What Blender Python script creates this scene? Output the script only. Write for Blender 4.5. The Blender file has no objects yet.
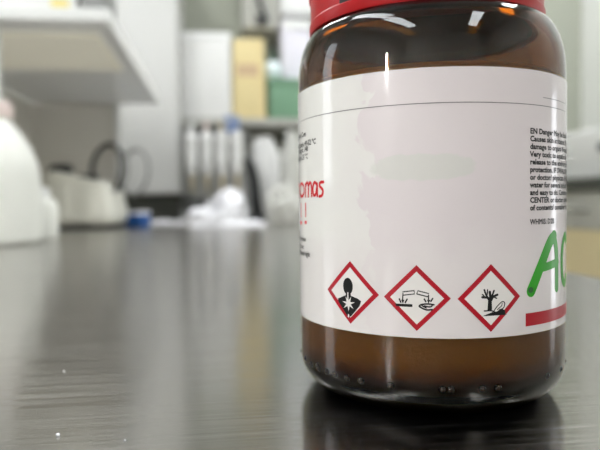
import bpy, bmesh, math, random
from mathutils import Vector, Matrix, noise
random.seed(4)
R_ = math.radians
sc = bpy.context.scene
COL = sc.collection

# ------------------------------------------------------------------ camera
BZ = 0.90                       # bench top
F = 600.0                       # focal length in pixels
YAW, PITCH, ROLL = -7.7, 2.1, -0.7
CAMH = 0.0667
cam_d = bpy.data.cameras.new('camera')
cam = bpy.data.objects.new('camera', cam_d)
COL.objects.link(cam)
cam_d.sensor_width = 36.0
cam_d.lens = 36.0 * F / 600.0
cam_d.clip_start = 0.005
CM = (Matrix.Translation((0, 0, BZ + CAMH)) @ Matrix.Rotation(R_(YAW), 4, 'Z')
      @ Matrix.Rotation(R_(90 - PITCH), 4, 'X') @ Matrix.Rotation(R_(ROLL), 4, 'Z'))
cam.matrix_world = CM
cam_d.dof.use_dof = True
cam_d.dof.focus_distance = 0.182
cam_d.dof.aperture_fstop = cam_d.lens / 3.7
sc.camera = cam
CO = CM.translation.copy()

def ray(px, py):
    return CM.to_3x3() @ Vector(((px - 300) / F, (225 - py) / F, -1.0))
def at(px, py, depth):
    return CO + ray(px, py) * depth
def on_bench(px, py):
    d = ray(px, py)
    return CO + d * ((BZ - CO.z) / d.z)
def bench_at(px, depth):
    p = at(px, 225, depth); p.z = BZ
    return p

# ------------------------------------------------------------------ materials
def lin(c):
    return tuple((x / 12.92 if x <= .04045 else ((x + .055) / 1.055) ** 2.4) for x in (v / 255 for v in c))
def mat(name, rgb, rough=.5, metal=0., spec=.5, trans=0., ior=1.45, coat=0., coat_r=.1, bump=0., bscale=200., emit=None, estr=0.):
    m = bpy.data.materials.new(name); m.use_nodes = True
    nt = m.node_tree; b = nt.nodes['Principled BSDF']
    b.inputs['Base Color'].default_value = (*lin(rgb), 1)
    b.inputs['Roughness'].default_value = rough
    b.inputs['Metallic'].default_value = metal
    b.inputs['Specular IOR Level'].default_value = spec
    b.inputs['Transmission Weight'].default_value = trans
    b.inputs['IOR'].default_value = ior
    b.inputs['Coat Weight'].default_value = coat
    b.inputs['Coat Roughness'].default_value = coat_r
    if emit:
        b.inputs['Emission Color'].default_value = (*lin(emit), 1)
        b.inputs['Emission Strength'].default_value = estr
    # every surface gets a little procedural variation
    tc = nt.nodes.new('ShaderNodeTexCoord')
    nz = nt.nodes.new('ShaderNodeTexNoise'); nz.inputs['Scale'].default_value = bscale
    nt.links.new(tc.outputs['Object'], nz.inputs['Vector'])
    if bump:
        bp = nt.nodes.new('ShaderNodeBump'); bp.inputs['Strength'].default_value = bump
        bp.inputs['Distance'].default_value = .001
        nt.links.new(nz.outputs['Fac'], bp.inputs['Height'])
        nt.links.new(bp.outputs['Normal'], b.inputs['Normal'])
    elif not emit:
        mr = nt.nodes.new('ShaderNodeMapRange')
        mr.inputs['To Min'].default_value = max(0, rough - .03); mr.inputs['To Max'].default_value = rough + .03
        nt.links.new(nz.outputs['Fac'], mr.inputs['Value'])
        if rough > .05: nt.links.new(mr.outputs['Result'], b.inputs['Roughness'])
    return m

M = {}
M['wall'] = mat('painted_wall', (227, 228, 223), .8, bump=.1, bscale=60)
M['wall_green'] = mat('grey_green_wall', (168, 171, 158), .8, bump=.1, bscale=60)
M['ceiling'] = mat('ceiling_paint', (205, 205, 203), .9, bump=.1, bscale=40)
M['floor'] = mat('floor_vinyl', (150, 147, 140), .45, bump=.05, bscale=30)
M['white'] = mat('white_laminate', (226, 226, 224), .4)
M['white_edge'] = mat('white_edge_strip', (238, 239, 238), .35)
M['cupboard'] = mat('cupboard_laminate', (202, 202, 199), .45)
M['offwhite'] = mat('off_white_laminate', (222, 218, 209), .5)
M['cream'] = mat('cream_plastic', (222, 221, 210), .4)
M['hdpe'] = mat('milky_plastic', (238, 239, 232), .45)
M['pinkcap'] = mat('pale_pink_cap', (232, 214, 208), .5)
M['black'] = mat('black_plastic', (26, 28, 30), .4)
M['dark'] = mat('dark_grey_plastic', (62, 63, 62), .5)
M['grey'] = mat('grey_plastic', (140, 141, 140), .5)
M['darktop'] = mat('dark_worktop', (74, 76, 70), .5)
M['greypanel'] = mat('grey_panel', (176, 176, 169), .5)
M['tan'] = mat('tan_panel', (214, 200, 160), .5)
M['folder'] = mat('tan_card', (220, 203, 152), .7)
M['folder_print'] = mat('faded_print', (196, 168, 136), .7)
M['blue'] = mat('blue_card', (28, 84, 152), .5)
M['blue_grey'] = mat('blue_grey_plastic', (140, 152, 176), .5)
M['blue_mid'] = mat('mid_blue_plastic', (86, 116, 170), .5)
M['paper'] = mat('white_paper', (240, 240, 244), .8)
M['lavender'] = mat('pale_lavender_panel', (226, 224, 234), .5)
M['green'] = mat('green_plastic', (112, 150, 122), .5)
M['dkgreen'] = mat('dark_green_plastic', (84, 104, 88), .5)
M['globe'] = mat('white_glass_globe', (226, 240, 244), .12)
M['yellow'] = mat('yellow_sticker', (226, 208, 110), .6)
M['bag'] = mat('cloudy_plastic_film', (196, 196, 190), .3, bump=.3, bscale=40)
M['lidglass'] = mat('smoky_clear_plastic', (238, 238, 238), .05, trans=1., ior=1.05)
M['tanplastic'] = mat('tan_plastic', (196, 184, 156), .5)
M['steel_leg'] = mat('steel', (170, 170, 168), .35, metal=1.)
M['red'] = mat('red_cap_plastic', (168, 2, 12), .36, spec=.35, coat=.0, coat_r=.15, bump=.04, bscale=500)
M['capblack'] = mat('cap_print_black', (22, 12, 14), .4)
M['pred'] = mat('print_red', (166, 2, 28), .4, spec=.3, coat=.25, coat_r=.16)
M['pblack'] = mat('print_black', (10, 10, 12), .4, spec=.3, coat=.2, coat_r=.16)
M['pwhite'] = mat('print_white', (226, 221, 219), .35, coat=.4, coat_r=.16)
M['pgrey'] = mat('print_grey', (112, 108, 110), .4)
M['green_ink'] = mat('green_marker', (34, 152, 8), .4, spec=.3, coat=.15, coat_r=.16)
M['green_ink_d'] = mat('green_marker_blot', (12, 84, 24), .35)
M['red_ink'] = mat('red_pen', (204, 24, 36), .5, spec=.3)
M['lamp'] = mat('glow_panel', (255, 255, 255), .5, emit=(250, 252, 255), estr=9.0)

M['tube'] = mat('added_streak_glow', (255, 255, 255), .5, emit=(255, 255, 252), estr=320.0)  # added emission, strong enough to reflect as a streak on the label
M['shelf_glow'] = mat('shelf_underside_glow', (225, 222, 208), .5, emit=(255, 248, 225), estr=.13)  # faint emission added to brighten the shelf underside, no real fixture
# amber glass
def amber(name, rgb, rough=0.0):
    m = bpy.data.materials.new(name); m.use_nodes = True
    nt = m.node_tree; b = nt.nodes['Principled BSDF']
    b.inputs['Base Color'].default_value = (*rgb, 1)
    b.inputs['Roughness'].default_value = rough
    b.inputs['Transmission Weight'].default_value = 1
    b.inputs['IOR'].default_value = 1.5
    tc = nt.nodes.new('ShaderNodeTexCoord'); nz = nt.nodes.new('ShaderNodeTexNoise')
    nz.inputs['Scale'].default_value = 70; nz.inputs['Detail'].default_value = 1
    bp = nt.nodes.new('ShaderNodeBump'); bp.inputs['Strength'].default_value = .12; bp.inputs['Distance'].default_value = .0008
    nt.links.new(tc.outputs['Object'], nz.inputs['Vector']); nt.links.new(nz.outputs['Fac'], bp.inputs['Height'])
    nt.links.new(bp.outputs['Normal'], b.inputs['Normal'])
    return m
M['amber'] = amber('amber_glass', (1, 1, 1))
def absorb(m, density, c):
    nt = m.node_tree; v = nt.nodes.new('ShaderNodeVolumeAbsorption')
    v.inputs['Density'].default_value = density; v.inputs['Color'].default_value = (*c, 1)
    nt.links.new(v.outputs[0], nt.nodes['Material Output'].inputs['Volume'])
absorb(M['amber'], 1080, (.71, .54, 0))
M['stipple'] = mat('dark_amber_dots', (34, 20, 8), .06)
M['contents'] = mat('brown_powder', (236, 212, 130), .7, bump=.3, bscale=400)

# brushed stainless steel
def steel():
    m = bpy.data.materials.new('brushed_stainless_steel'); m.use_nodes = True
    nt = m.node_tree; b = nt.nodes['Principled BSDF']; N = nt.nodes.new; L = nt.links.new
    b.inputs['Metallic'].default_value = 1
    tc = N('ShaderNodeTexCoord'); mp = N('ShaderNodeMapping'); mp.inputs['Scale'].default_value = (14, 1300, 14)
    mp.inputs['Rotation'].default_value = (0, 0, R_(4))
    nz = N('ShaderNodeTexNoise'); nz.inputs['Scale'].default_value = 1; nz.inputs['Detail'].default_value = 4
    L(tc.outputs['Object'], mp.inputs['Vector']); L(mp.outputs['Vector'], nz.inputs['Vector'])
    cr = N('ShaderNodeMapRange'); cr.inputs['From Min'].default_value = .3; cr.inputs['From Max'].default_value = .7
    cr.inputs['To Min'].default_value = .11; cr.inputs['To Max'].default_value = .27
    L(nz.outputs['Fac'], cr.inputs['Value']); L(cr.outputs['Result'], b.inputs['Roughness'])
    mx = N('ShaderNodeMixRGB'); mx.inputs[1].default_value = (*lin((148, 145, 140)), 1); mx.inputs[2].default_value = (*lin((174, 171, 166)), 1)
    L(nz.outputs['Fac'], mx.inputs[0]); L(mx.outputs[0], b.inputs['Base Color'])
    bp = N('ShaderNodeBump'); bp.inputs['Strength'].default_value = .12; bp.inputs['Distance'].default_value = .00025
    L(nz.outputs['Fac'], bp.inputs['Height']); L(bp.outputs['Normal'], b.inputs['Normal'])
    tg = N('ShaderNodeTangent'); tg.direction_type = 'UV_MAP'; tg.uv_map = 'UVMap'
    L(tg.outputs['Tangent'], b.inputs['Tangent'])
    b.inputs['Anisotropic'].default_value = .5
    return m
M['steel'] = steel()

# ------------------------------------------------------------------ mesh helpers
def bx(bm, c, s, bev=0., mi=0, rotz=0.):
    r = bmesh.ops.create_cube(bm, size=1)
    vs = r['verts']
    bmesh.ops.scale(bm, vec=s, verts=vs)
    if bev:
        es = list({e for v in vs for e in v.link_edges})
        q = bmesh.ops.bevel(bm, geom=es, offset=bev, segments=3, profile=.5, affect='EDGES')
        vs = list({v for f in q['faces'] for v in f.verts} | {v for v in vs if v.is_valid})
    if rotz: bmesh.ops.rotate(bm, cent=(0, 0, 0), matrix=Matrix.Rotation(rotz, 3, 'Z'), verts=vs)
    bmesh.ops.translate(bm, vec=c, verts=vs)
    for f in {f for v in vs for f in v.link_faces}: f.material_index = mi
    return vs
def box(c, s, bev=0.):
    bm = bmesh.new(); bx(bm, c, s, bev); return bm
def lathe(prof, seg=64, closed=False):
    bm = bmesh.new(); rings = []
    for r, z in prof:
        if r < 1e-6: rings.append([bm.verts.new((0, 0, z))])
        else: rings.append([bm.verts.new((r * math.sin(2 * math.pi * k / seg), -r * math.cos(2 * math.pi * k / seg), z)) for k in range(seg)])
    pr = list(zip(rings, rings[1:])) + ([(rings[-1], rings[0])] if closed else [])
    for a, b in pr:
        for k in range(seg):
            j = (k + 1) % seg
            q = [a[k % len(a)], a[j % len(a)], b[j % len(b)], b[k % len(b)]]
            q2 = []
            for v in q:
                if v not in q2: q2.append(v)
            if len(q2) > 2: bm.faces.new(q2)
    bmesh.ops.recalc_face_normals(bm, faces=bm.faces)
    return bm
def arc(cx, cz, r, a0, a1, n=8):
    return [(cx + r * math.cos(R_(a0 + (a1 - a0) * k / n)), cz + r * math.sin(R_(a0 + (a1 - a0) * k / n))) for k in range(n + 1)]
def tube(bm, pts, r, seg=12, closed=False):
    pts = [Vector(p) for p in pts]; n = len(pts); rings = []
    up = Vector((.13, .31, .94))
    for i, p in enumerate(pts):
        if closed: t = pts[(i + 1) % n] - pts[i - 1]
        else: t = pts[min(i + 1, n - 1)] - pts[max(i - 1, 0)]
        t.normalize(); a = t.cross(up).normalized(); b = t.cross(a)
        rr = r[i] if isinstance(r, (list, tuple)) else r
        rings.append([bm.verts.new(p + (a * math.cos(2 * math.pi * k / seg) + b * math.sin(2 * math.pi * k / seg)) * rr) for k in range(seg)])
    for i in range(n if closed else n - 1):
        A, B = rings[i], rings[(i + 1) % n]
        for k in range(seg): bm.faces.new((A[k], A[(k + 1) % seg], B[(k + 1) % seg], B[k]))
    if not closed:
        bm.faces.new(rings[0][::-1]); bm.faces.new(rings[-1])
    bmesh.ops.recalc_face_normals(bm, faces=bm.faces)
    return bm
def obj(name, bm, m, parent=None, smooth=True, ang=40):
    me = bpy.data.meshes.new(name); bm.to_mesh(me); bm.free()
    for x in (m if isinstance(m, (list, tuple)) else [m]): me.materials.append(x)
    o = bpy.data.objects.new(name, me); COL.objects.link(o)
    if smooth:
        me.polygons.foreach_set('use_smooth', [True] * len(me.polygons))
        try: me.set_sharp_from_angle(angle=R_(ang))
        except Exception: pass
    if parent: o.parent = parent
    return o
def tag(o, label, cat, group=None, kind=None):
    o['label'] = label; o['category'] = cat
    if group: o['group'] = group
    if kind: o['kind'] = kind
    return o
def thing(name, label, cat, loc=(0, 0, 0), rz=0., group=None):
    o = bpy.data.objects.new(name, None); COL.objects.link(o)
    o.location = loc; o.rotation_euler = (0, 0, rz); o.empty_display_size = .05
    return tag(o, label, cat, group)
def struct(name, bm, m, label, cat):
    o = obj(name, bm, m, smooth=False); o['kind'] = 'structure'; o['label'] = label; o['category'] = cat
    return o

# ------------------------------------------------------------------ room
X0, X1, Y0, Y1, ZC = -2.0, 1.9, -2.6, 2.95, 2.75
T = .1
struct('floor', box(((X0 + X1) / 2, (Y0 + Y1) / 2, -T / 2), (X1 - X0 + 2 * T, Y1 - Y0 + 2 * T, T)), M['floor'], 'beige vinyl laboratory floor', 'floor')
struct('ceiling', box(((X0 + X1) / 2, (Y0 + Y1) / 2, ZC + T / 2), (X1 - X0 + 2 * T, Y1 - Y0 + 2 * T, T)), M['ceiling'], 'white laboratory ceiling', 'ceiling')
struct('wall_far', box(((X0 + X1) / 2, Y1 + T / 2, ZC / 2), (X1 - X0, T, ZC)), M['wall_green'], 'grey green wall at the far end of the bench', 'wall')
def wall_x(name, x, m, wins, label):
    # wall in the YZ plane with rectangular window openings (y0, y1, z0, z1), sorted along y
    bm = bmesh.new(); cy = Y0
    for (a, b, z0, z1) in wins:
        bx(bm, (x, (cy + a) / 2, ZC / 2), (T, a - cy, ZC))
        bx(bm, (x, (a + b) / 2, z0 / 2), (T, b - a, z0)) if z0 > 0 else None
        bx(bm, (x, (a + b) / 2, (z1 + ZC) / 2), (T, b - a, ZC - z1)); cy = b
    bx(bm, (x, (cy + Y1) / 2, ZC / 2), (T, Y1 - cy, ZC))
    struct(name, bm, m, label, 'wall')
LW = [(.75, 1.30, 1.0, 2.3)]  # left opening added so daylight brightens the shelf underside
RW = [(.38, .74, .50, 1.34)]  # assumed right opening, shaped to reflect as the bright strip on the label
wall_x('wall_left', X0 - T / 2, M['wall'], LW, 'pale painted wall on the left, with an added window opening')
wall_x('wall_right', X1 + T / 2, M['wall'], RW, 'pale painted wall across the aisle on the right, with an assumed window opening')
bm = box(((X0 + X1) / 2, Y0 - T / 2, ZC / 2), (X1 - X0, T, ZC))
struct('wall_back', bm, M['wall'], 'pale painted wall behind the camera', 'wall')
def win_frame(name, c, s, axis, label):
    bm = bmesh.new(); w, h = s; fr = .035
    for dz in (-1, 1):
        bx(bm, (0, 0, dz * (h / 2 - fr / 2)), (w, .05, fr))
    for dx in (-1, 1):
        bx(bm, (dx * (w / 2 - fr / 2), 0, 0), (fr, .05, h - 2 * fr))
    if axis == 'x': bmesh.ops.rotate(bm, cent=(0, 0, 0), matrix=Matrix.Rotation(R_(90), 3, 'Z'), verts=bm.verts)
    bmesh.ops.translate(bm, vec=c, verts=bm.verts)
    struct(name, bm, M['white_edge'], label, 'window')
win_frame('assumed_window', (X1 + T / 2, .56, .92), (.36, .84), 'x', 'white frame of the assumed low window in the wall across the aisle')
win_frame('fill_window', (X0 - T / 2, 1.025, 1.65), (.55, 1.3), 'x', 'white frame of the added fill-light window in the left wall')

# ceiling lamps, out of view and assumed from highlights on the glass shoulder
lamps = [(.9, -1.3, 'rear right'), (-1.0, -.9, 'rear left'), (-.9, .35, 'middle left'), (1.40, .95, 'middle right'), (-.6, 2.0, 'far left'), (.35, 1.45, 'added far middle'), (1.40, 2.2, 'far right')]  # far middle one is added to brighten the background
for (lx, ly, w) in lamps:
    t = thing('ceiling_lamp', 'assumed white rectangular ceiling lamp, %s of the seven' % w, 'lamp', (lx, ly, ZC - .06), 0, 'ceiling lamps')
    bm = bmesh.new()
    for sx in (-1, 1): bx(bm, (sx * .165, 0, .03), (.03, 1.26, .06))
    for sy in (-1, 1): bx(bm, (0, sy * .615, .03), (.30, .03, .06))
    obj('housing', bm, M['white_edge'], t, False)
    obj('diffuser', box((0, 0, .035), (.298, 1.198, .03)), M['lamp'], t, False)

t = thing('added_streak_lamp', 'assumed tall narrow tube lamp on the left wall behind the camera, added for the label streak', 'lamp', (X0, -1.40, 1.72))  # added unseen emitter, placed for the vertical streak reflected on the bottle
obj('backplate', box((.01, 0, 0), (.02, .16, .44), .004), M['white_edge'], t, False)
obj('tube', box((.04, 0, 0), (.0402, .035, .30), .01), M['tube'], t)
# ------------------------------------------------------------------ bench
BX0, BX1, BY0, BY1 = -1.0, .318, -.55, 2.949
bench = thing('steel_worktop', 'brushed stainless steel laboratory worktop with a rounded front edge', 'worktop', (0, 0, 0))
bm = bmesh.new()
bx(bm, ((BX0 + BX1) / 2, (BY0 + BY1) / 2, BZ - .02), (BX1 - BX0, BY1 - BY0, .04))
uv = bm.loops.layers.uv.new('UVMap')
for f in bm.faces:
    for l in f.loops: l[uv].uv = (l.vert.co.y, l.vert.co.x)
obj('worktop_sheet', bm, M['steel'], bench, False)
# rounded edge along the aisle edge
bm = bmesh.new()
prof = [(BX1, BZ), (BX1 + .005, BZ - .001), (BX1 + .009, BZ - .0035), (BX1 + .012, BZ - .0075), (BX1 + .013, BZ - .012), (BX1 + .013, BZ - .038), (BX1 + .011, BZ - .04), (BX1, BZ - .04)]
ends = [[bm.verts.new((x, y, z)) for x, z in prof] for y in (BY0, BY1)]
n = len(prof)
for k in range(n):
    bm.faces.new((ends[0][k], ends[0][(k + 1) % n], ends[1][(k + 1) % n], ends[1][k]))
bm.faces.new(ends[0]); bm.faces.new(ends[1][::-1])
bmesh.ops.recalc_face_normals(bm, faces=bm.faces)
uv = bm.loops.layers.uv.new('UVMap')
for f in bm.faces:
    for l in f.loops: l[uv].uv = (l.vert.co.y, l.vert.co.x + l.vert.co.z)
obj('rounded_edge', bm, M['steel'], bench)
where = ['nearest', 'second', 'third', 'farthest']
for i in range(4):
    L_ = (BY1 - BY0) / 4 - .004
    c = thing('base_cabinet', 'grey base cabinet under the steel worktop, %s of the four' % where[i], 'cabinet', ((BX0 + BX1) / 2, BY0 + (i + .5) * (L_ + .004), 0), 0, 'base cabinets under the steel worktop')
    obj('carcass', box((-.03, 0, .48), (BX1 - BX0 - .10, L_, .76)), M['greypanel'], c, False)
    obj('plinth', box((-.05, 0, .05), (BX1 - BX0 - .2, L_, .10)), M['dark'], c, False)
    for s in (-1, 1):
        d = obj('door', box((BX1 - BX0 - .10) / 2 * Vector((1, 0, 0)) + Vector((-.02, s * L_ / 4, .48)), (.02, L_ / 2 - .006, .74), .002) if False else box(((BX1 - BX0 - .10) / 2 - .02, s * L_ / 4, .48), (.02, L_ / 2 - .006, .74), .002), M['tan'], c, False)
        obj('handle', tube(bmesh.new(), [((BX1 - BX0 - .10) / 2 - .012, s * .03, .68), ((BX1 - BX0 - .10) / 2 + .02, s * .03, .69), ((BX1 - BX0 - .10) / 2 + .02, s * .03, .79), ((BX1 - BX0 - .10) / 2 - .012, s * .03, .80)], .005), M['steel_leg'], d)

# ------------------------------------------------------------------ amber bottle
RB = .047
AX = R_(11.96)                      # bearing of the bottle axis from the view direction
DB = RB / math.sin(AX)
bear = AX - R_(YAW)
BC = Vector((DB * math.sin(bear), DB * math.cos(bear), BZ))
bottle = thing('reagent_bottle', 'amber glass reagent bottle with red cap and white hazard label in the foreground', 'bottle', BC, -bear)
BM_ = Matrix.Translation(BC) @ Matrix.Rotation(-bear, 4, 'Z')     # local -Y faces the camera
BI = BM_.inverted()
ZT = .1270                          # underside of the cap
outer = [(0, .0035), (.026, .0035), (.032, .0012), (.0352, .0004)] + arc(.0352, .0122, .0118, -90, 0, 12)[1:] + [(RB, .02), (RB, .06), (RB, .1093)] + [(.0392 + (RB - .0392) * math.cos(R_(a)), .1093 + .0185 * math.sin(R_(a))) for a in (10, 20, 30, 40, 50, 60, 70, 80, 88)] + [(.0385, .1288), (.0385, .153)]
WT = .0026
inner = [(.0345, .153), (.0345, .1300), (.0350, .1283)] + [(.0366 + (RB - .0392) * math.cos(R_(a)), .1093 + .0165 * math.sin(R_(a))) for a in (88, 75, 60, 45, 30, 15, 0)] + [(RB - WT, .06), (RB - WT, .021), (RB - WT - .001, .0155), (RB - WT - .005, .0112), (.034, .0088), (.02, .0082), (0, .0082)]
obj('glass_body', lathe(outer + inner, 160), M['amber'], bottle, ang=80)
RC = RB - WT - .0003
RC = RB - WT + .0006
cont = [(0, .0072), (.02, .0072), (.0342, .0075), (RC - .0052, .0094), (RC - .0013, .0132), (RC, .0185), (RC, .1058), (RC - .0015, .1078), (RC - .02, .1073), (0, .1063)]
obj('contents', lathe(cont, 96), M['contents'], bottle)
# stippled heel of the glass base
bm = bmesh.new()
def heel_dot(a, z=.0105, r=.0009):
    rr = RB - .0009
    m4 = Matrix.Translation((rr * math.sin(a), -rr * math.cos(a), z)) @ Matrix.Diagonal((1.15, 1.15, 1, 1))
    bmesh.ops.create_uvsphere(bm, u_segments=14, v_segments=10, radius=r, matrix=m4)

# ---- label layout: (s, z) on the cylinder; s is the arc to the right of the side facing the camera
RL = RB + .00025
def lab(px, py, R=RL):
    o = BI @ CO; d = (BI.to_3x3() @ ray(px, py)).normalized()
    a = d.x ** 2 + d.y ** 2; b = o.x * d.x + o.y * d.y; c = o.x ** 2 + o.y ** 2 - R * R
    disc = max(0, b * b - a * c)
    t = (-b - math.sqrt(disc)) / a
    p = o + d * t
    return (R * math.atan2(p.x, -p.y), p.z)
dots = [(311, 368), (318, 373), (326, 374), (334, 377), (346, 380), (360, 383), (390, 386), (443, 391), (451, 393), (483, 391), (499, 391)]
for q in dots:
    s, z = lab(*q, R=RB - .0002)
    heel_dot(s / (RB), max(z, .0110), .0011)
for k in range(20): heel_dot(R_(52 + k * 13.5), .0116, .0011)
obj('heel_stipple', bm, M['stipple'], bottle)

ZL0, ZL1 = lab(432, 338.5)[1], lab(432, 67)[1]
print('label z', ZL0, ZL1, 'rim', lab(450, 2)[1])
SA, SB = -R_(118) * RL, R_(122) * RL
def lay(s, z, h=0.):
    a = s / RL; r = RL + h
    return (r * math.sin(a), -r * math.cos(a), z)
bm = bmesh.new(); uv = bm.loops.layers.uv.new('UVMap'); NS = 130
S_ = [SA + (SB - SA) * k / NS for k in range(NS + 1)]
cols = [[bm.verts.new(lay(s, z, h)) for z, h in ((ZL0, -.0002), (ZL0, 0), (ZL1, 0), (ZL1, -.0002))] for s in S_]
for k in range(NS):
    for j in range(3):
        f = bm.faces.new((cols[k][j], cols[k + 1][j], cols[k + 1][j + 1], cols[k][j + 1]))
        for l, (kk, jj) in zip(f.loops, ((k, j), (k + 1, j), (k + 1, j + 1), (k, j + 1))):
            l[uv].uv = (S_[kk] * 10, (ZL0 if jj < 2 else ZL1) * 10)
for c in (cols[0], cols[-1]): bm.faces.new(c)

def label_material():
    m = bpy.data.materials.new('label_paper'); m.use_nodes = True
    nt = m.node_tree; b = nt.nodes['Principled BSDF']; N = nt.nodes.new; L = nt.links.new
    uvn = N('ShaderNodeUVMap'); uvn.uv_map = 'UVMap'
    sp = N('ShaderNodeSeparateXYZ'); L(uvn.outputs[0], sp.inputs[0])
    def noise_(scale, detail=3, dist=0.):
        n = N('ShaderNodeTexNoise'); n.inputs['Scale'].default_value = scale; n.inputs['Detail'].default_value = detail
        n.inputs['Distortion'].default_value = dist; L(uvn.outputs[0], n.inputs['Vector']); return n.outputs['Fac']
    def math_(op, a, c=None, cl=False):
        q = N('ShaderNodeMath'); q.operation = op; q.use_clamp = cl
        for i, v in enumerate((a, c)):
            if v is None: continue
            if isinstance(v, (int, float)): q.inputs[i].default_value = v
            else: L(v, q.inputs[i])
        return q.outputs[0]
    def step(v, a, c):
        q = N('ShaderNodeMapRange'); q.inputs['From Min'].default_value = a; q.inputs['From Max'].default_value = c
        q.interpolation_type = 'SMOOTHSTEP'; L(v, q.inputs['Value']); return q.outputs['Result']
    def mix(f, a, c):
        q = N('ShaderNodeMixRGB'); L(f, q.inputs[0])
        for i, v in ((1, a), (2, c)):
            if isinstance(v, tuple): q.inputs[i].default_value = (*lin(v), 1)
            else: L(v, q.inputs[i])
        return q.outputs[0]
    # pinkish stained area on the middle and right of the label, with a ragged border
    s1 = lab(365, 150)[0] * 10
    e = math_('ADD', sp.outputs[0], math_('MULTIPLY', math_('SUBTRACT', noise_(9, 4, .6), .5), .28))
    pink = step(e, s1 - .008, s1 + .008)
    soft = step(e, s1 - .25, s1 + .1)
    c0 = mix(soft, (226, 224, 220), (222, 217, 216))
    c1 = mix(math_('MULTIPLY', pink, .65), c0, (214, 201, 206))
    # whiter wash in the lower middle
    wv = step(math_('ADD', sp.outputs[1], math_('MULTIPLY', math_('SUBTRACT', noise_(11, 4, .8), .5), .22)), .44, .62)
    c2 = mix(math_('MULTIPLY', math_('SUBTRACT', 1.0, wv), .65), c1, (221, 214, 214))
    # pale green grey smear
    sx, sz = lab(422, 167); dx = math_('DIVIDE', math_('SUBTRACT', sp.outputs[0], sx * 10), .16); dz = math_('DIVIDE', math_('SUBTRACT', sp.outputs[1], sz * 10), .040)
    rr = math_('ADD', math_('ADD', math_('POWER', math_('ABSOLUTE', dx), 3.0), math_('MULTIPLY', dz, dz)), math_('MULTIPLY', math_('SUBTRACT', noise_(25, 3), .5), .9))
    sm = math_('SUBTRACT', 1.0, step(rr, .75, 1.1))
    c3 = mix(math_('MULTIPLY', sm, .7), c2, (206, 206, 200))
    # specks
    spk = step(noise_(60, 1), .80, .84)
    c4 = mix(math_('MULTIPLY', spk, .5), c3, (150, 140, 140))
    L(c4, b.inputs['Base Color'])
    b.inputs['Roughness'].default_value = .42
    b.inputs['Coat Weight'].default_value = 1.0
    rg = N('ShaderNodeMapRange'); rg.inputs['To Min'].default_value = .03; rg.inputs['To Max'].default_value = .10
    L(noise_(40, 4), rg.inputs['Value']); L(rg.outputs['Result'], b.inputs['Coat Roughness'])
    bp = N('ShaderNodeBump'); bp.inputs['Strength'].default_value = .04; bp.inputs['Distance'].default_value = .0004
    L(noise_(120, 3), bp.inputs['Height']); L(bp.outputs['Normal'], b.inputs['Normal']); L(bp.outputs['Normal'], b.inputs['Coat Normal'])
    return m
M['label'] = label_material()
label = obj('label', bm, M['label'], bottle, ang=60)
label['label'] = 'white paper hazard label wrapped round the bottle'

# ---- print on the label: flat outlines in (s, z), cut into narrow strips and laid on the cylinder
H1 = .00006
def bend(bm, h=H1):
    if not bm.verts: return bm
    lo = min(v.co.x for v in bm.verts); hi = max(v.co.x for v in bm.verts)
    st = .0012; k = math.ceil(lo / st)
    while k * st < hi:
        bmesh.ops.bisect_plane(bm, geom=list(bm.verts) + list(bm.edges) + list(bm.faces), dist=1e-7, plane_co=(k * st, 0, 0), plane_no=(1, 0, 0)); k += 1
    for v in bm.verts: v.co = Vector(lay(v.co.x, v.co.y, h + v.co.z))
    return bm
def poly(bm, pts, mi=0, lift=0.):
    f = bm.faces.new([bm.verts.new((x, y, lift)) for x, y in pts])
    f.normal_update()
    if f.normal.z < 0: f.normal_flip()
    f.material_index = mi
    if len(pts) > 4:
        for g in bmesh.ops.triangulate(bm, faces=[f])['faces']: g.material_index = mi
def ell(cx, cy, rx, ry, n=24):
    return [(cx + rx * math.cos(2 * math.pi * k / n), cy + ry * math.sin(2 * math.pi * k / n)) for k in range(n)]
def smooth_line(pts, n=8):
    if len(pts) < 3: return [Vector(p) for p in pts]
    P = [Vector(p) for p in pts]; P = [2 * P[0] - P[1]] + P + [2 * P[-1] - P[-2]]; out = []
    for i in range(1, len(P) - 2):
        a, b, c, d = P[i - 1:i + 3]
        for k in range(n):
            t = k / n
            out.append(.5 * (2 * b + (c - a) * t + (2 * a - 5 * b + 4 * c - d) * t * t + (3 * b - a - 3 * c + d) * t ** 3))
    out.append(P[-2]); return out
def stroke(bm, pts, w, mi=0, lift=0., curved=True):
    P = smooth_line(pts) if curved else [Vector(p) for p in pts]
    n = len(P); A = []; B = []
    for i, p in enumerate(P):
        t = (P[min(i + 1, n - 1)] - P[max(i - 1, 0)]).normalized(); nn = Vector((-t.y, t.x)) * w / 2
        A.append(bm.verts.new((*(p + nn), lift))); B.append(bm.verts.new((*(p - nn), lift)))
    for i in range(n - 1):
        f = bm.faces.new((B[i], B[i + 1], A[i + 1], A[i])); f.material_index = mi
    for p in (P[0], P[-1]):
        poly(bm, [(p.x + x, p.y + y) for x, y in ell(0, 0, w / 2, w / 2, 12)], mi, lift)
LV = .00003
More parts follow.
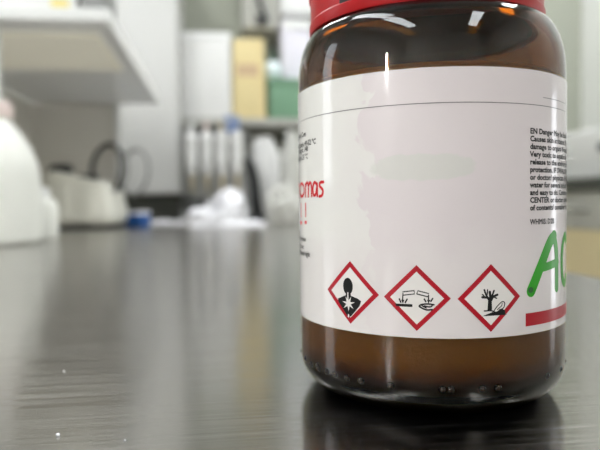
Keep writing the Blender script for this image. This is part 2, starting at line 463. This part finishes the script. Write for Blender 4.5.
def pictogram(name, l, t, r, b, lbl, draw):
    l, t, r, b = lab(*l), lab(*t), lab(*r), lab(*b)
    cx = (l[0] + r[0] + t[0] + b[0]) / 4; cz = (l[1] + r[1] + t[1] + b[1]) / 4
    hx = (r[0] - l[0]) / 2; hz = (t[1] - b[1]) / 2; h = (hx + hz) / 2
    print(name, 'half sizes', hx, hz)
    bm = bmesh.new()
    k = .80
    o = [(-1, 0), (0, 1), (1, 0), (0, -1)]
    for i in range(4):
        p, q = o[i], o[(i + 1) % 4]
        poly(bm, [p, q, (q[0] * k, q[1] * k), (p[0] * k, p[1] * k)], 0)
    poly(bm, [(x * k, y * k) for x, y in o], 2)
    draw(bm)
    for v in bm.verts: v.co.x = cx + v.co.x * hx; v.co.y = cz + v.co.y * hz
    ob = obj(name, bend(bm), [M['pred'], M['pblack'], M['pwhite']], label, False)
    ob['label'] = lbl
def d_health(bm):
    poly(bm, ell(-.09, .19, .19, .27), 1, LV)
    poly(bm, [(-.17, .05), (-.17, -.10), (-.40, -.20), (-.50, -.24), (-.49, -.33), (-.09, -.79), (.02, -.76), (.34, -.40), (.40, -.24), (.28, -.17), (.02, -.10), (.02, .05)], 1, LV)
    st = []
    for k in range(14):
        a = math.pi * k / 7 + .25; r = .25 if k % 2 == 0 else .09
        st.append((-.07 + r * math.cos(a), -.36 + r * math.sin(a)))
    poly(bm, st, 2, 2 * LV)
    stroke(bm, [(-.09, -.02), (-.09, -.36)], .045, 2, 2 * LV)
    stroke(bm, [(-.07, -.72), (-.07, -.78)], .05, 2, 2 * LV)
def d_corr(bm):
    def g(x, y): return ((x - 200) / 178, (228 - y) / 178)
    for A, B in (((188, 197), (128, 206)), ((204, 197), (262, 211))):
        a, b = Vector(A), Vector(B); t = (b - a).normalized(); nn = Vector((-t.y, t.x))
        q = [a + nn * 9, b + nn * 9, b - nn * 9, a - nn * 9]
        stroke(bm, [g(*p) for p in q + [q[0]]], .034, 1, LV, False)
    stroke(bm, [g(128, 206), g(126, 240)], .035, 1, LV); stroke(bm, [g(262, 211), g(262, 238)], .035, 1, LV)
    poly(bm, [g(84, 262), g(178, 262), g(178, 277), g(92, 277)], 1, LV)
    poly(bm, [g(118, 240), g(136, 240), g(127, 262)], 1, LV)
    for p, q in (((108, 236), (116, 254)), ((150, 236), (140, 254)), ((240, 232), (248, 246)), ((284, 228), (274, 244))):
        stroke(bm, [g(*p), g(*q)], .045, 1, LV)
    poly(bm, [g(253, 236), g(272, 236), g(262, 256)], 1, LV)
    stroke(bm, [g(290, 262), g(258, 258), g(228, 262), g(214, 270), g(226, 280), g(252, 290), g(282, 288)], .05, 1, LV)
    stroke(bm, [g(240, 270), g(268, 274), g(280, 268)], .045, 1, LV)
    stroke(bm, [g(228, 268), g(250, 280)], .04, 1, LV)
def d_env(bm):
    def g(x, y): return ((x - 206) / 165, (228 - y) / 178)
    poly(bm, [g(188, 290), g(191, 240), g(210, 240), g(212, 290)], 1, LV)
    for pts, w in (([(200, 246), (188, 226), (162, 222)], .07), ([(200, 246), (203, 222), (200, 196)], .08), ([(204, 246), (218, 222), (240, 212)], .07),
                   ([(196, 232), (182, 212), (172, 184)], .055), ([(208, 236), (216, 206), (222, 190)], .055), ([(184, 214), (188, 198), (188, 184)], .04),
                   ([(176, 226), (168, 212), (162, 208)], .04), ([(222, 222), (230, 228), (236, 230)], .04)):
        stroke(bm, [g(*p) for p in pts], w, 1, LV)
    poly(bm, [g(160, 321), g(186, 312), g(214, 302), g(236, 300), g(262, 286), g(284, 298), g(282, 312), g(290, 320)], 1, LV)
    stroke(bm, [g(172, 294), g(206, 294), g(226, 302)], .04, 1, LV)
    stroke(bm, [g(222, 296), g(236, 276), g(262, 252), g(276, 252), g(280, 264), g(272, 284), g(250, 292)], .03, 1, LV)
    stroke(bm, [g(240, 290), g(262, 272), g(266, 258)], .025, 1, LV)
pictogram('hazard_pictogram', (327.5, 289), (350, 261), (379, 295), (351, 324), 'red-bordered health hazard diamond with a black bust', d_health)
pictogram('hazard_pictogram', (384, 296), (416, 265), (451, 299), (417, 331), 'red-bordered corrosion diamond with two pouring tubes', d_corr)
pictogram('hazard_pictogram', (457.5, 299), (491, 264), (520, 296), (490.5, 332), 'red-bordered environment hazard diamond with a dead tree', d_env)

def text_bm(bm, body, size, s, z, align='LEFT', sx=1., bold=.00005):
    cu = bpy.data.curves.new('tmp', 'FONT'); cu.body = body; cu.size = size; cu.align_x = align; cu.resolution_u = 2; cu.offset = bold
    o = bpy.data.objects.new('tmp', cu); COL.objects.link(o)
    bpy.context.view_layer.update()
    me = bpy.data.meshes.new_from_object(o.evaluated_get(bpy.context.evaluated_depsgraph_get()))
    me.transform(Matrix.Translation((s, z, 0)) @ Matrix.Diagonal((sx, 1, 1, 1)))
    bm.from_mesh(me)
    bpy.data.objects.remove(o); bpy.data.curves.remove(cu); bpy.data.meshes.remove(me)
# hazard statements on the right
s0, z0 = lab(530, 134); z1 = lab(530, 211)[1]
lines = ['EN Danger May be fatal if', 'Causes skin irritation. May', 'damage to organs through', 'Very toxic to aquatic life', 'release to the environment', 'protection. IF SWALLOW', 'or doctor/ physician. IF IN', 'water for several minutes', 'and easy to do. Continue', 'CENTER or doctor/ physic', 'of contents/ container to']
bm = bmesh.new()
for i, t in enumerate(lines):
    text_bm(bm, t, .0023, s0, z0 + .0002 + (z1 - z0) * i / 10, sx=1.12, bold=.00008)
text_bm(bm, 'WHMIS: D2B', .0023, s0, lab(530, 224.5)[1])
obj('hazard_text', bend(bm), M['pblack'], label, False)
# data lines on the left edge
for nm, rows in (('data_text', ((306, 136, 'Mr: 122.12 g/mol Com'), (316, 143.5, 'Melting point 49-52 °C'), (308, 151, 'Boiling pt. 148'), (308, 158.5, 'Flash pt. 23 °C'))),
                 ('storage_text', ((306, 241.5, 'store in a dry place'), (304, 249, 'see safety sheet'), (310, 257, 'keep lid closed tight')))):
    bm = bmesh.new()
    for px, py, t in rows:
        s, z = lab(px, py); text_bm(bm, t, .0025, s, z, 'RIGHT')
    obj(nm, bend(bm), M['pblack'], label, False)
# thin rule near the top, a short rule and small print at the right
bm = bmesh.new(); zr = lab(432, 103)[1]
poly(bm, [(SA + .001, zr - .00012), (SB - .001, zr - .00012), (SB - .001, zr + .00012), (SA + .001, zr + .00012)])
s, z = lab(543, 97.5); poly(bm, [(s, z - .0001), (s + .03, z - .0001), (s + .03, z + .0001), (s, z + .0001)])
obj('printed_rule', bend(bm), M['pgrey'], label, False)
# red band at the lower right
bm = bmesh.new(); s, z = lab(525.5, 313.5); zb = lab(525.5, 326.5)[1]
poly(bm, [(s, zb), (s + .05, zb), (s + .05, z), (s, z)])
obj('red_band', bend(bm), M['pred'], label, False)
# green marker letters
bm = bmesh.new()
def Lp(pts): return [lab(*p) for p in pts]
stroke(bm, Lp([(531, 291), (540, 268), (549, 244), (554, 236)]), .0038)
stroke(bm, Lp([(554, 236), (556, 250), (556.5, 270), (556.5, 288)]), .0028)
stroke(bm, Lp([(541, 268), (548, 266), (557, 262)]), .0026)
sc0 = lab(561.5, 262)[0]; zc1, zc2, zc3 = lab(560, 238)[1], lab(560, 262)[1], lab(560, 285)[1]
stroke(bm, [(sc0 + .0065, zc1 - .001), (sc0 + .004, zc1 + .0005), (sc0 + .001, zc1 - .003), (sc0, zc2), (sc0 + .001, zc3 + .002), (sc0 + .004, zc3), (sc0 + .0065, zc3 + .002)], .0026)
obj('marker_letters', bend(bm), M['green_ink'], label, False)
bm = bmesh.new()
poly(bm, [(x, y) for x, y in ell(*lab(530.5, 290), .0011, .0009)], 0)
obj('marker_blot', bend(bm, H1 + .00003), M['green_ink_d'], label, False)
# red handwriting at the left edge
bm = bmesh.new()
w = .0010; ho = lab(301.9, 190)[0]
def Z(py): return lab(312, py)[1]
def S(px): return lab(px, 190)[0]
oy, oy2 = Z(182.5), Z(196)
stroke(bm, [(ho + .0034 * math.cos(a), (oy + oy2) / 2 + (oy - oy2) / 2 * math.sin(a)) for a in [k * math.pi / 5 for k in range(11)]], w)
stroke(bm, [(ho - .0080, Z(181)), (ho - .0078, oy2)], w); stroke(bm, [(ho - .0079, Z(187)), (ho - .0065, oy), (ho - .0050, Z(184))], w)
stroke(bm, Lp([(305.7, 196.5), (305.7, 184)]), w); stroke(bm, Lp([(305.7, 187), (307, 182.5), (308.5, 186), (308.5, 196.5)]), w); stroke(bm, Lp([(308.5, 187), (310, 182.5), (311.5, 186), (311.8, 196)]), w)
stroke(bm, Lp([(317, 184), (314.5, 182.5), (313, 188), (313.8, 195), (315.8, 194), (317, 187), (317.2, 183), (317.4, 196)]), w)
stroke(bm, Lp([(323.5, 182), (320.5, 182.5), (319.8, 186), (322.8, 190), (322.3, 195), (319.5, 196.5)]), w)
for px in (301.3, 305.8):
    stroke(bm, Lp([(px, 204), (px, 216)]), w)
    stroke(bm, Lp([(px - .6, 222.5), (px + .6, 222.5)]), w * 1.2)
obj('pen_writing', bend(bm), M['red_ink'], label, False)

# ---- red screw cap
CR = .0413
cap = lathe([(.0388, ZT), (CR, ZT), (CR + .0003, ZT + .0006), (CR + .0003, ZT + .0035), (CR - .0002, ZT + .0042), (CR - .0002, ZT + .030), (CR - .002, ZT + .0325), (0, ZT + .0325), (0, ZT + .030), (.0388, ZT + .029)], 128, closed=False)
cap_o = obj('cap', cap, M['red'], bottle, ang=35)
cap_o.location.x = -.0011
cap_o['label'] = 'red plastic screw cap'
bm = bmesh.new()
for k in range(90):
    a = 2 * math.pi * k / 90
    tube(bm, [((CR - .0002) * math.sin(a), -(CR - .0002) * math.cos(a), ZT + .013), ((CR - .0002) * math.sin(a), -(CR - .0002) * math.cos(a), ZT + .029)], .0006, 6)
obj('grip_ribs', bm, M['red'], cap_o)
# black printed square on the cap skirt
bm = bmesh.new(); s1, z1 = lab(343, 4.5, CR); s2, z2 = lab(362, 1.5, CR); z1 -= .0016
for k in range(8):
    a0 = (s1 + (s2 - s1) * k / 8) / CR; a1 = (s1 + (s2 - s1) * (k + 1) / 8) / CR; r = CR + .00005
    bm.faces.new([bm.verts.new((r * math.sin(a), -r * math.cos(a), z)) for a, z in ((a0, z1), (a1, z1), (a1, z1 + .0085), (a0, z1 + .0085))])
obj('printed_square', bm, M['capblack'], cap_o)

# ------------------------------------------------------------------ white specks painted to stand in for sparkles on the bench
for (px, py, rr, w) in ((58, 436, .00055, 'largest, near the front left corner'), (64, 372, .00038, 'farther back on the left'), (125, 441, .00036, 'right of the largest crumb')):
    bm = bmesh.new(); bmesh.ops.create_icosphere(bm, subdivisions=2, radius=rr)
    for v in bm.verts:
        v.co *= 1 + .35 * noise.noise(v.co * 3000 + Vector((px, 0, 0)))
        v.co.z = max(-.6 * rr, v.co.z) + .6 * rr
    o = obj('speck', bm, M['paper']); o.location = on_bench(px, py)
    tag(o, 'tiny white crumb standing for a sparkle on the steel worktop, ' + w, 'speck', 'sparkle specks on the worktop')

# ------------------------------------------------------------------ things at the back of the bench
def put(o, p): o.location = p; return o
# big milky bottle on the left
p = bench_at(-3, 1.085)
t = thing('plastic_bottle', 'large milky white plastic bottle at the left edge of the photo', 'bottle', p)
body = [(0, 0), (.066, 0), (.073, .006), (.075, .03), (.075, .120), (.073, .138), (.068, .156), (.060, .174), (.050, .192), (.040, .206), (.032, .216), (.027, .224), (.026, .234)]
obj('body', lathe(body, 64), M['hdpe'], t)
obj('cap', lathe([(.026, .226), (.030, .226), (.031, .229), (.031, .250), (.028, .254), (0, .254)], 48), M['pinkcap'], t)
# small bottle
p = bench_at(40, 1.20)
t = thing('plastic_bottle', 'small white plastic bottle tucked behind the large milky bottle', 'bottle', p)
obj('body', lathe([(0, 0), (.030, 0), (.034, .004), (.035, .02), (.035, .065), (.031, .078), (.018, .087), (.016, .092)], 48), M['hdpe'], t)
obj('cap', lathe([(.016, .086), (.019, .086), (.0195, .100), (.016, .104), (0, .104)], 40), M['white_edge'], t)

# mini centrifuge with its lid open
DC = 1.78
p = bench_at(87, DC)
t = thing('mini_centrifuge', 'cream benchtop centrifuge with its round clear lid standing open', 'centrifuge', p, R_(YAW))
bm = bmesh.new()
vs = bx(bm, (0, 0, .089), (.212, .21, .157), .024)
for v in bm.verts:
    k = 1 - .16 * max(0, (v.co.z - .02)) / .13
    v.co.x *= k; v.co.y *= k
    v.co.z -= (max(0, v.co.x + .03) * .34 if v.co.z > .07 else 0)
obj('housing', bm, M['cream'], t)
obj('foot_plate', box((0, 0, .005), (.195, .19, .0104), .003), M['dark'], t)
bm = lathe([(0, .150), (.034, .150), (.036, .158), (.033, .172), (.02, .178), (0, .179)], 40)
bmesh.ops.translate(bm, vec=(-.072, 0, .012), verts=bm.verts)
obj('knob', bm, M['black'], t)
lid_c = Vector((.056, .02, .172))
ax = Vector((-.62, -.78, .10)).normalized()
rot = Vector((0, 0, 1)).rotation_difference(ax).to_matrix().to_4x4()
LR = .078
bm = lathe([(LR * math.cos(R_(a)), -.055 * math.sin(R_(a))) for a in (0, 15, 30, 45, 60, 75, 90)] + [((LR - .003) * math.cos(R_(a)), -.052 * math.sin(R_(a))) for a in (90, 75, 60, 45, 30, 15, 0)], 48, True)
bm.transform(Matrix.Translation(lid_c) @ rot)
lid = obj('lid', bm, M['lidglass'], t); lid['label'] = 'clear domed lid, open'
bm = tube(bmesh.new(), [(LR * math.cos(2 * math.pi * k / 40), LR * math.sin(2 * math.pi * k / 40), 0) for k in range(40)], .0072, 10, True)
bm.transform(Matrix.Translation(lid_c) @ rot); obj('lid_rim', bm, M['dark'], lid)
bm = tube(bmesh.new(), [(.069 * math.cos(2 * math.pi * k / 40), .069 * math.sin(2 * math.pi * k / 40), -.050) for k in range(40)], .0055, 10, True)
bm.transform(Matrix.Translation(lid_c + Vector((.045, -.01, 0))) @ rot); obj('dome_ring', bm, M['grey'], lid)
bm = bmesh.new(); bx(bm, (.020, -.045, .142), (.066, .03, .028), .008, 0, R_(-10))
obj('hinge', bm, M['black'], t)

# blue and white packet right of the centrifuge
p = bench_at(135, 1.86)
t = thing('tissue_packet', 'blue and white packet lying right of the cream centrifuge', 'packet', p, R_(-30))
obj('carton', box((0, 0, .019), (.085, .05, .038), .004), M['blue'], t)
bm = bmesh.new(); bx(bm, (.018, .002, .042), (.050, .048, .010), .004)
obj('tissue', bm, M['paper'], t)

def crumple(sx, sy, sz, seed, amp=.3, fr=2.2, sub=4):
    bm = bmesh.new(); bmesh.ops.create_icosphere(bm, subdivisions=sub, radius=1)
    for v in bm.verts:
        n = noise.fractal(v.co * fr + Vector((seed, 0, 0)), 1.0, 2.0, 4) * amp
        c = v.co * (1 + n)
        v.co = Vector((c.x * sx, c.y * sy, max(0, (c.z + .55) / 1.55) * sz))
    return bm
# paper sheets
def sheet(name, px, depth, w, d, rz, label, seed):
    bm = bmesh.new(); bmesh.ops.create_grid(bm, x_segments=24, y_segments=16, size=.5)
    top = list(bm.verts)
    for v in top:
        v.co = Vector((v.co.x * w, v.co.y * d, 0))
        v.co.z = .006 + .016 * abs(noise.noise(Vector((v.co.x * 9 + seed, v.co.y * 9, 0))))
    ex = bmesh.ops.extrude_face_region(bm, geom=list(bm.faces))
    for g in ex['geom']:
        if isinstance(g, bmesh.types.BMVert): g.co.z = 0
    bmesh.ops.recalc_face_normals(bm, faces=bm.faces)
    o = obj(name, bm, M['paper']); o.location = bench_at(px, depth); o.rotation_euler = (0, 0, rz)
    return tag(o, label, 'paper', 'loose papers on the bench')
sheet('paper_stack', 172, 2.04, .26, .20, R_(-8), 'flat rumpled white papers between the blue packet and the crumpled tissue', 1.)
sheet('paper_stack', 226, 1.76, .21, .15, R_(6), 'rumpled white papers in front of the crumpled tissue', 5.)
o = obj('crumpled_tissue', crumple(.070, .06, .108, 3.1, .35, 1.8), M['paper']); put(o, bench_at(227, 2.04)); tag(o, 'tall heap of crumpled white tissue in the middle of the bench', 'tissue')
o = obj('crumpled_tissue', crumple(.05, .045, .058, 9.4, .3, 2.), M['paper']); put(o, bench_at(203, 1.92)); tag(o, 'low crumpled white tissue left of the tall tissue heap', 'tissue')

# pipette rack
DP = 2.42
u = DP / F
rack = t = thing('pipette_rack', 'dark pipette rack under the wall shelf', 'rack', bench_at(217, DP), R_(YAW))
obj('base', box((0, 0, .02), (.27, .13, .04), .006), M['grey'], t)
for s in (-1, 1): obj('upright', box((s * .122, .03, .185), (.014, .02, .300)), M['grey'], t)
obj('top_bar', box((0, .03, .345), (.258, .05, .020), .004), M['grey'], t)
box_b = box((-.085, .0, .065), (.07, .10, .052), .005); obj('tip_tray', box_b, M['dark'], t)
place = ['first from the left', 'second from the left', 'third from the left', 'fourth from the left', 'rightmost']
def pip(bm_body_m, tip_m):
    t = bpy.data.objects.new('pipette', None); COL.objects.link(t)
    obj('handle', lathe([(0, .085), (.012, .085), (.020, .110), (.025, .15), (.025, .225), (.019, .258), (0, .264)], 24), bm_body_m, t)
    obj('shaft', lathe([(0, .02), (.004, .02), (.007, .05), (.011, .088), (0, .088)], 20), M['tanplastic'], t)
    obj('plunger', lathe([(0, .262), (.006, .262), (.006, .280), (.011, .282), (.011, .294), (0, .296)], 20), tip_m, t)
    obj('finger_rest', box((0, -.024, .222), (.022, .03, .012), .004), bm_body_m, t)
    return t
xs = [(193, M['white'], M['white_edge']), (208, M['white'], M['pinkcap']), (223, M['white'], M['tanplastic']), (238, M['white'], M['blue_mid'])]
for i, (px, a, b) in enumerate(xs):
    q = pip(a, b); pp = bench_at(px, DP - .035); q.location = pp + Vector((0, 0, .095)); q.rotation_euler = (0, 0, R_(YAW))
    tag(q, 'white pipette hanging in the dark rack, %s' % ['leftmost', 'second from the left, pinkish plunger', 'third from the left, tan plunger', 'rightmost, blue plunger'][i], 'pipette', 'pipettes in the rack')
tm = obj('timer', box((.064, .03, .390), (.058, .035, .0705), .006), M['blue_grey'], rack)
tm['label'] = 'blue grey timer on the top bar'
obj('button', box((.064, .012, .366), (.040, .010, .018), .003), M['blue_mid'], tm)
# blue cap on bench
t = thing('tube_cap', 'small mid blue cap lying against the tissue heap', 'cap', bench_at(221, 2.22))
obj('shell', lathe([(0, 0), (.022, 0), (.023, .03), (.020, .034), (0, .035)], 28), M['blue_mid'], t)

# black holder
t = thing('bench_clamp', 'black curved holder standing right of the pipettes', 'holder', bench_at(259, 2.26), R_(YAW))
obj('foot', box((.01, 0, .012), (.13, .08, .024), .006), M['black'], t)
obj('stem', tube(bmesh.new(), [(-.004, 0, .02), (-.012, 0, .09), (-.016, 0, .15), (-.026, 0, .20), (-.044, 0, .235)], [.024, .022, .021, .019, .015]), M['black'], t)
# white bag leaning against wall
bm = crumple(.092, .06, .36, 21.3, .22, 1.6)
for v in bm.verts: v.co.x -= v.co.z * .18; v.co.x *= 1 - .9 * max(0, v.co.z - .1)
o = obj('plastic_bag', bm, M['white']); put(o, bench_at(276, 2.66)); tag(o, 'tall white plastic bag behind the black holder', 'bag')
o = obj('plastic_bag', crumple(.058, .055, .125, 33.2, .3, 2.2), M['bag']); put(o, bench_at(285, 2.02)); tag(o, 'low cloudy plastic bag between the tissue heap and the amber bottle', 'bag')
o = obj('plastic_bag', crumple(.05, .05, .36, 41.2, .22, 2.0), M['bag']); put(o, bench_at(292, 2.50)); tag(o, 'tall cloudy plastic bag just left of the amber bottle', 'bag')

# ------------------------------------------------------------------ wall shelf with boxes
zs = at(230, 120, 2.64).z
def xpix(px, Y):      # x of the vertical line seen at px, at room depth Y
    d = ray(px, 203); return CO.x + d.x * (Y - CO.y) / d.y
YS = 2.60
xa, xb = xpix(183, YS), xpix(312, YS)
t = thing('wall_shelf', 'grey wall shelf under the white box and the tan file', 'shelf', ((xa + xb) / 2, 0, 0))
obj('board', box((0, (YS + Y1) / 2, zs - .016), (xb - xa, Y1 - YS, .030)), M['greypanel'], t, False)
for s in (-.35, .35):
    bm = bmesh.new(); bx(bm, (s * (xb - xa), (YS + .08 + Y1) / 2, zs - .045), (.02, Y1 - YS - .08, .03)); bx(bm, (s * (xb - xa), Y1 - .012, zs - .1), (.02, .022, .14))
    obj('bracket', bm, M['grey'], t, False)
def zpix(px, py, Y):
    d = ray(px, py); return CO.z + d.z * (Y - CO.y) / d.y
Yb = YS + .02
x0, x1 = xpix(184, Yb), xpix(233, Yb); hz = zpix(210, 32, Yb) - zs
t = thing('storage_box', 'tall white storage box on the wall shelf', 'box', ((x0 + x1) / 2, Yb, zs))
obj('body', box((0, .14, hz * .46), (x1 - x0, .28, hz * .92), .006), M['white'], t)
obj('lid', box((0, .14, hz * .955), (x1 - x0 + .006, .286, hz * .09), .008), M['white_edge'], t)
x0, x1 = xpix(234.5, Yb), xpix(267, Yb); hz = zpix(250, 38, Yb) - zs
t = thing('file_folder', 'tan card magazine file beside the white storage box', 'file', ((x0 + x1) / 2, Yb, zs))
bm = bmesh.new(); bx(bm, (0, .125, hz / 2), (x1 - x0, .25, hz), .004)
for v in bm.verts:
    v.co.x *= .93 + .10 * (1 - v.co.z / hz)
    if v.co.z > hz / 2 and v.co.x < 0: v.co.z -= .004
obj('body', bm, M['folder'], t)
obj('printed_panel', box((-.005, -.0005, hz * .60), (x1 - x0 - .05, .002, .05)), M['folder_print'], t, False)
# green crate + globe + lavender panel
x0, x1 = xpix(269.5, Yb), xpix(311, Yb); hz = zpix(280, 78, Yb) - zs
t = thing('storage_crate', 'green plastic crate on the wall shelf behind the amber bottle', 'crate', ((x0 + x1) / 2, Yb, zs))
obj('body', box((0, .14, hz * .44), (x1 - x0 - .012, .26, hz * .88), .008), M['green'], t)
obj('rim', box((0, .14, hz * .935), (x1 - x0, .275, hz * .13), .006), M['green'], t)
gx = xpix(274, Yb + .06); rg = .043
t = thing('glass_globe', 'shiny white glass globe on the green crate', 'globe', (gx, Yb + .06, zs + hz))
obj('bulb', lathe([(.018, .006)] + [(rg * math.cos(R_(a)), rg + .004 + rg * math.sin(R_(a))) for a in range(-60, 91, 10)], 40), M['globe'], t)
obj('stand', lathe([(0, 0), (.024, 0), (.024, .008), (0, .008)], 32), M['white_edge'], t)
x0, x1 = xpix(284, Yb + .12), xpix(313, Yb + .12); z2 = zpix(290, 20, Yb + .12)
t = thing('white_carton', 'pale lavender carton standing on the green crate behind the globe', 'box', ((x0 + x1) / 2, Yb + .12, zs + hz))
obj('body', box((0, .07, (z2 - zs - hz) / 2), (x1 - x0, .13, z2 - zs - hz), .004), M['lavender'], t)
obj('flap', box((0, -.001, (z2 - zs - hz) * .93), (x1 - x0 - .01, .004, .04), .001), M['white_edge'], t)
# dark green bottle behind the globe
t = thing('wash_bottle', 'dark green bottle standing behind the globe on the green crate', 'bottle', (xpix(275, Yb + .22), Yb + .22, zs + hz))
obj('body', lathe([(0, 0), (.028, 0), (.030, .004), (.030, .13), (.024, .155), (.013, .168), (.013, .180)], 40), M['dkgreen'], t)
obj('cap', lathe([(.012, .176), (.016, .176), (.016, .200), (0, .201)], 32), M['dark'], t)
# grey wall cabinet above
x0, x1 = xpix(246, 2.72), xpix(283, 2.72); z3 = zpix(265, 26, 2.72)
t = thing('wall_box', 'grey electrical box on the wall above the tan file', 'box', ((x0 + x1) / 2, Y1, z3))
obj('case', box((0, -.09, .16), (x1 - x0, .18, .32), .01), M['greypanel'], t)
bm = tube(bmesh.new(), [(.03, -.18, .03), (.0, -.195, .10), (-.02, -.19, .18), (-.05, -.18, .24)], .011); obj('cable', bm, M['dark'], t)
bm = bmesh.new(); bx(bm, (.0, -.182, .04), (.05, .02, .05), .004); obj('socket', bm, M['dark'], t)
x0, x1 = xpix(284, 2.75), xpix(320, 2.75); z3 = zpix(292, 14, 2.75)
t = thing('wall_box', 'white wall cabinet above the lavender carton', 'box', ((x0 + x1) / 2, Y1, z3))
obj('case', box((0, -.09, .2), (x1 - x0, .18, .40), .006), M['white'], t)
obj('door', box((0, -.187, .2), (x1 - x0 - .01, .014, .39), .003), M['white_edge'], t)

t = thing('splashback_panel', 'white panel on the far wall behind the pipette rack', 'panel', ((xa + xb) / 2 + .02, Y1, BZ))
obj('sheet', box((0, -.006, (zs - .17 - BZ) / 2 + .0005), (xb - xa - .02, .012, zs - .17 - BZ), .002), M['white'], t, False)
# ------------------------------------------------------------------ tall white cupboard
YC = 2.46
x0, x1 = xpix(119, YC), xpix(181, YC)
t = thing('tall_cupboard', 'tall white cupboard standing on the bench beside the shelf unit', 'cupboard', ((x0 + x1) / 2, 0, BZ))
obj('carcass', box((0, (YC + .02 + Y1) / 2, .635), (x1 - x0, Y1 - YC - .03, 1.05), .003), M['cupboard'], t, False)
obj('plinth', box((0, (YC + .06 + Y1) / 2, .0555), (x1 - x0 - .02, Y1 - YC - .08, .110)), M['darktop'], t, False)
d = obj('door', box((0, YC + .01, .635), (x1 - x0 - .006, .02, 1.045), .003), M['cupboard'], t, False)
obj('handle', box((-(x1 - x0) * .38, YC - .006, .62), (.012, .016, .10), .003), M['white_edge'], d)

# ------------------------------------------------------------------ over-bench shelf unit
Y_a, Y_b = 1.24, 2.24
xr = xpix(110, Y_a); zsh = zpix(110, 22, Y_a)
xl = xpix(35, Y_b)
t = thing('shelf_unit', 'white over-bench shelf unit with its pale underside showing', 'shelf', ((xl + xr) / 2, 0, BZ))
cxx = (xl + xr) / 2
def bb(name, x0, x1, y0, y1, z0, z1, m, bev=0.):
    return obj(name, box(((x0 + x1) / 2 - cxx, (y0 + y1) / 2, (z0 + z1) / 2 - BZ), (x1 - x0, y1 - y0, z1 - z0), bev), m, t, False)
bb('shelf_board', xl, xr, Y_a, Y_b, zsh, zsh + .024, M['white_edge'], .002)
bb('edge_strip', xr, xr + .010, Y_a, Y_b, zsh - .008, zsh + .024, M['white_edge'], .002)
bb('front_strip', xl, xr + .010, Y_a - .010, Y_a, zsh - .002, zsh + .024, M['white_edge'], .002)
bb('glow_panel', xl + .02, xr - .03, 1.32, 1.64, zsh - .010, zsh, M['shelf_glow'])  # added glowing sheet standing in for light on the underside
xm = xpix(121, Y_b)
bb('back_panel', xl, xm, Y_b, Y_b + .015, BZ, zsh, M['offwhite'])
bb('side_panel', xl - .015, xl, 1.30, Y_b + .015, BZ, zsh - .005, M['offwhite'])
bb('post', xl + .0, xl + .03, Y_a, Y_a + .03, BZ, zsh, M['white_edge'])
bb('post', xm - .012, xm + .006, Y_b - .02, Y_b, BZ, zsh, M['white_edge'])
bb('post', xpix(-9, 1.26), xpix(4, 1.26), Y_a + .005, Y_a + .03, BZ, zsh, M['white_edge'])
# things on the shelf
zt = zsh + .024
x0, x1 = xpix(-20, 1.3), xpix(80, 1.3)
q = thing('storage_box', 'white box with a yellow sticker on the over-bench shelf', 'box', ((x0 + x1) / 2, 1.3, zt))
obj('body', box((0, .09, .03), (x1 - x0, .18, .06), .004), M['white'], q)
obj('sticker', box(((x1 - x0) * .35, -.001, .022), (.034, .003, .026)), M['yellow'], q, False)
x0, x1 = xpix(84, 1.3), xpix(107, 1.3)
q = thing('storage_box', 'grey box at the right end of the over-bench shelf', 'box', ((x0 + x1) / 2, 1.32, zt))
obj('body', box((0, .08, .055), (x1 - x0, .16, .11), .004), M['grey'], q)
obj('lid', box((0, .08, .118), (x1 - x0 + .004, .164, .02), .003), M['dark'], q)

# ------------------------------------------------------------------ opposite bench across the aisle
XO = 1.30
t = thing('laboratory_bench', 'opposite bench with dark worktop, grey drawers and tan doors', 'bench', (XO, 0, 0))
ya, yb = 1.1, 2.93
obj('worktop', box(((X1 - XO) / 2 - .01, (ya + yb) / 2, 1.022), (X1 - XO + .02, yb - ya, .045), .004), M['darktop'], t, False)
obj('carcass', box(((X1 - XO) / 2 + .015, (ya + yb) / 2, .555), (X1 - XO - .03, yb - ya, .89)), M['greypanel'], t, False)
obj('plinth', box(((X1 - XO) / 2 + .04, (ya + yb) / 2, .055), (X1 - XO - .09, yb - ya, .112)), M['dark'], t, False)
for k in range(3):
    w = (yb - ya) / 3; yc = ya + (k + .5) * w
    d = obj('drawer', box((.008, yc, .93), (.018, w - .008, .135), .002), M['greypanel'], t, False)
    obj('pull', tube(bmesh.new(), [(.0, yc - .05, .93), (-.025, yc - .045, .93), (-.025, yc + .045, .93), (.0, yc + .05, .93)], .005), M['steel_leg'], d)
    d = obj('door', box((.008, yc, .485), (.018, w - .008, .745), .002), M['tan'], t, False)
    obj('pull', tube(bmesh.new(), [(.0, yc - .2, .72), (-.025, yc - .2, .725), (-.025, yc - .2, .815), (.0, yc - .2, .82)], .005), M['steel_leg'], d)
# white device with a dark knob on it
dv = at(580, 153, 2.25)
t = thing('laboratory_device', 'white device with a dark round knob on the opposite bench', 'device', (XO + .14, dv.y, 1.0445))
hh = .20
obj('case', box((.13, 0, hh / 2), (.26, .60, hh), .012), M['white'], t)
kb = lathe([(0, 0), (.017, 0), (.017, .012), (.013, .018), (0, .018)], 32); kb.transform(Matrix.Rotation(R_(-90), 4, 'Y')); kb.transform(Matrix.Translation((.002, .0, .12)))
obj('knob', kb, M['dark'], t)

# ------------------------------------------------------------------ light
w = bpy.data.worlds.new('daylight'); sc.world = w; w.use_nodes = True
bg = w.node_tree.nodes['Background']
bg.inputs['Color'].default_value = (.93, .96, 1.0, 1); bg.inputs['Strength'].default_value = 3.3
sc.view_settings.view_transform = 'Standard'; sc.view_settings.look = 'None'
sc.view_settings.gamma = 1.0; sc.view_settings.use_curve_mapping = False
sc.view_settings.exposure = 0.30
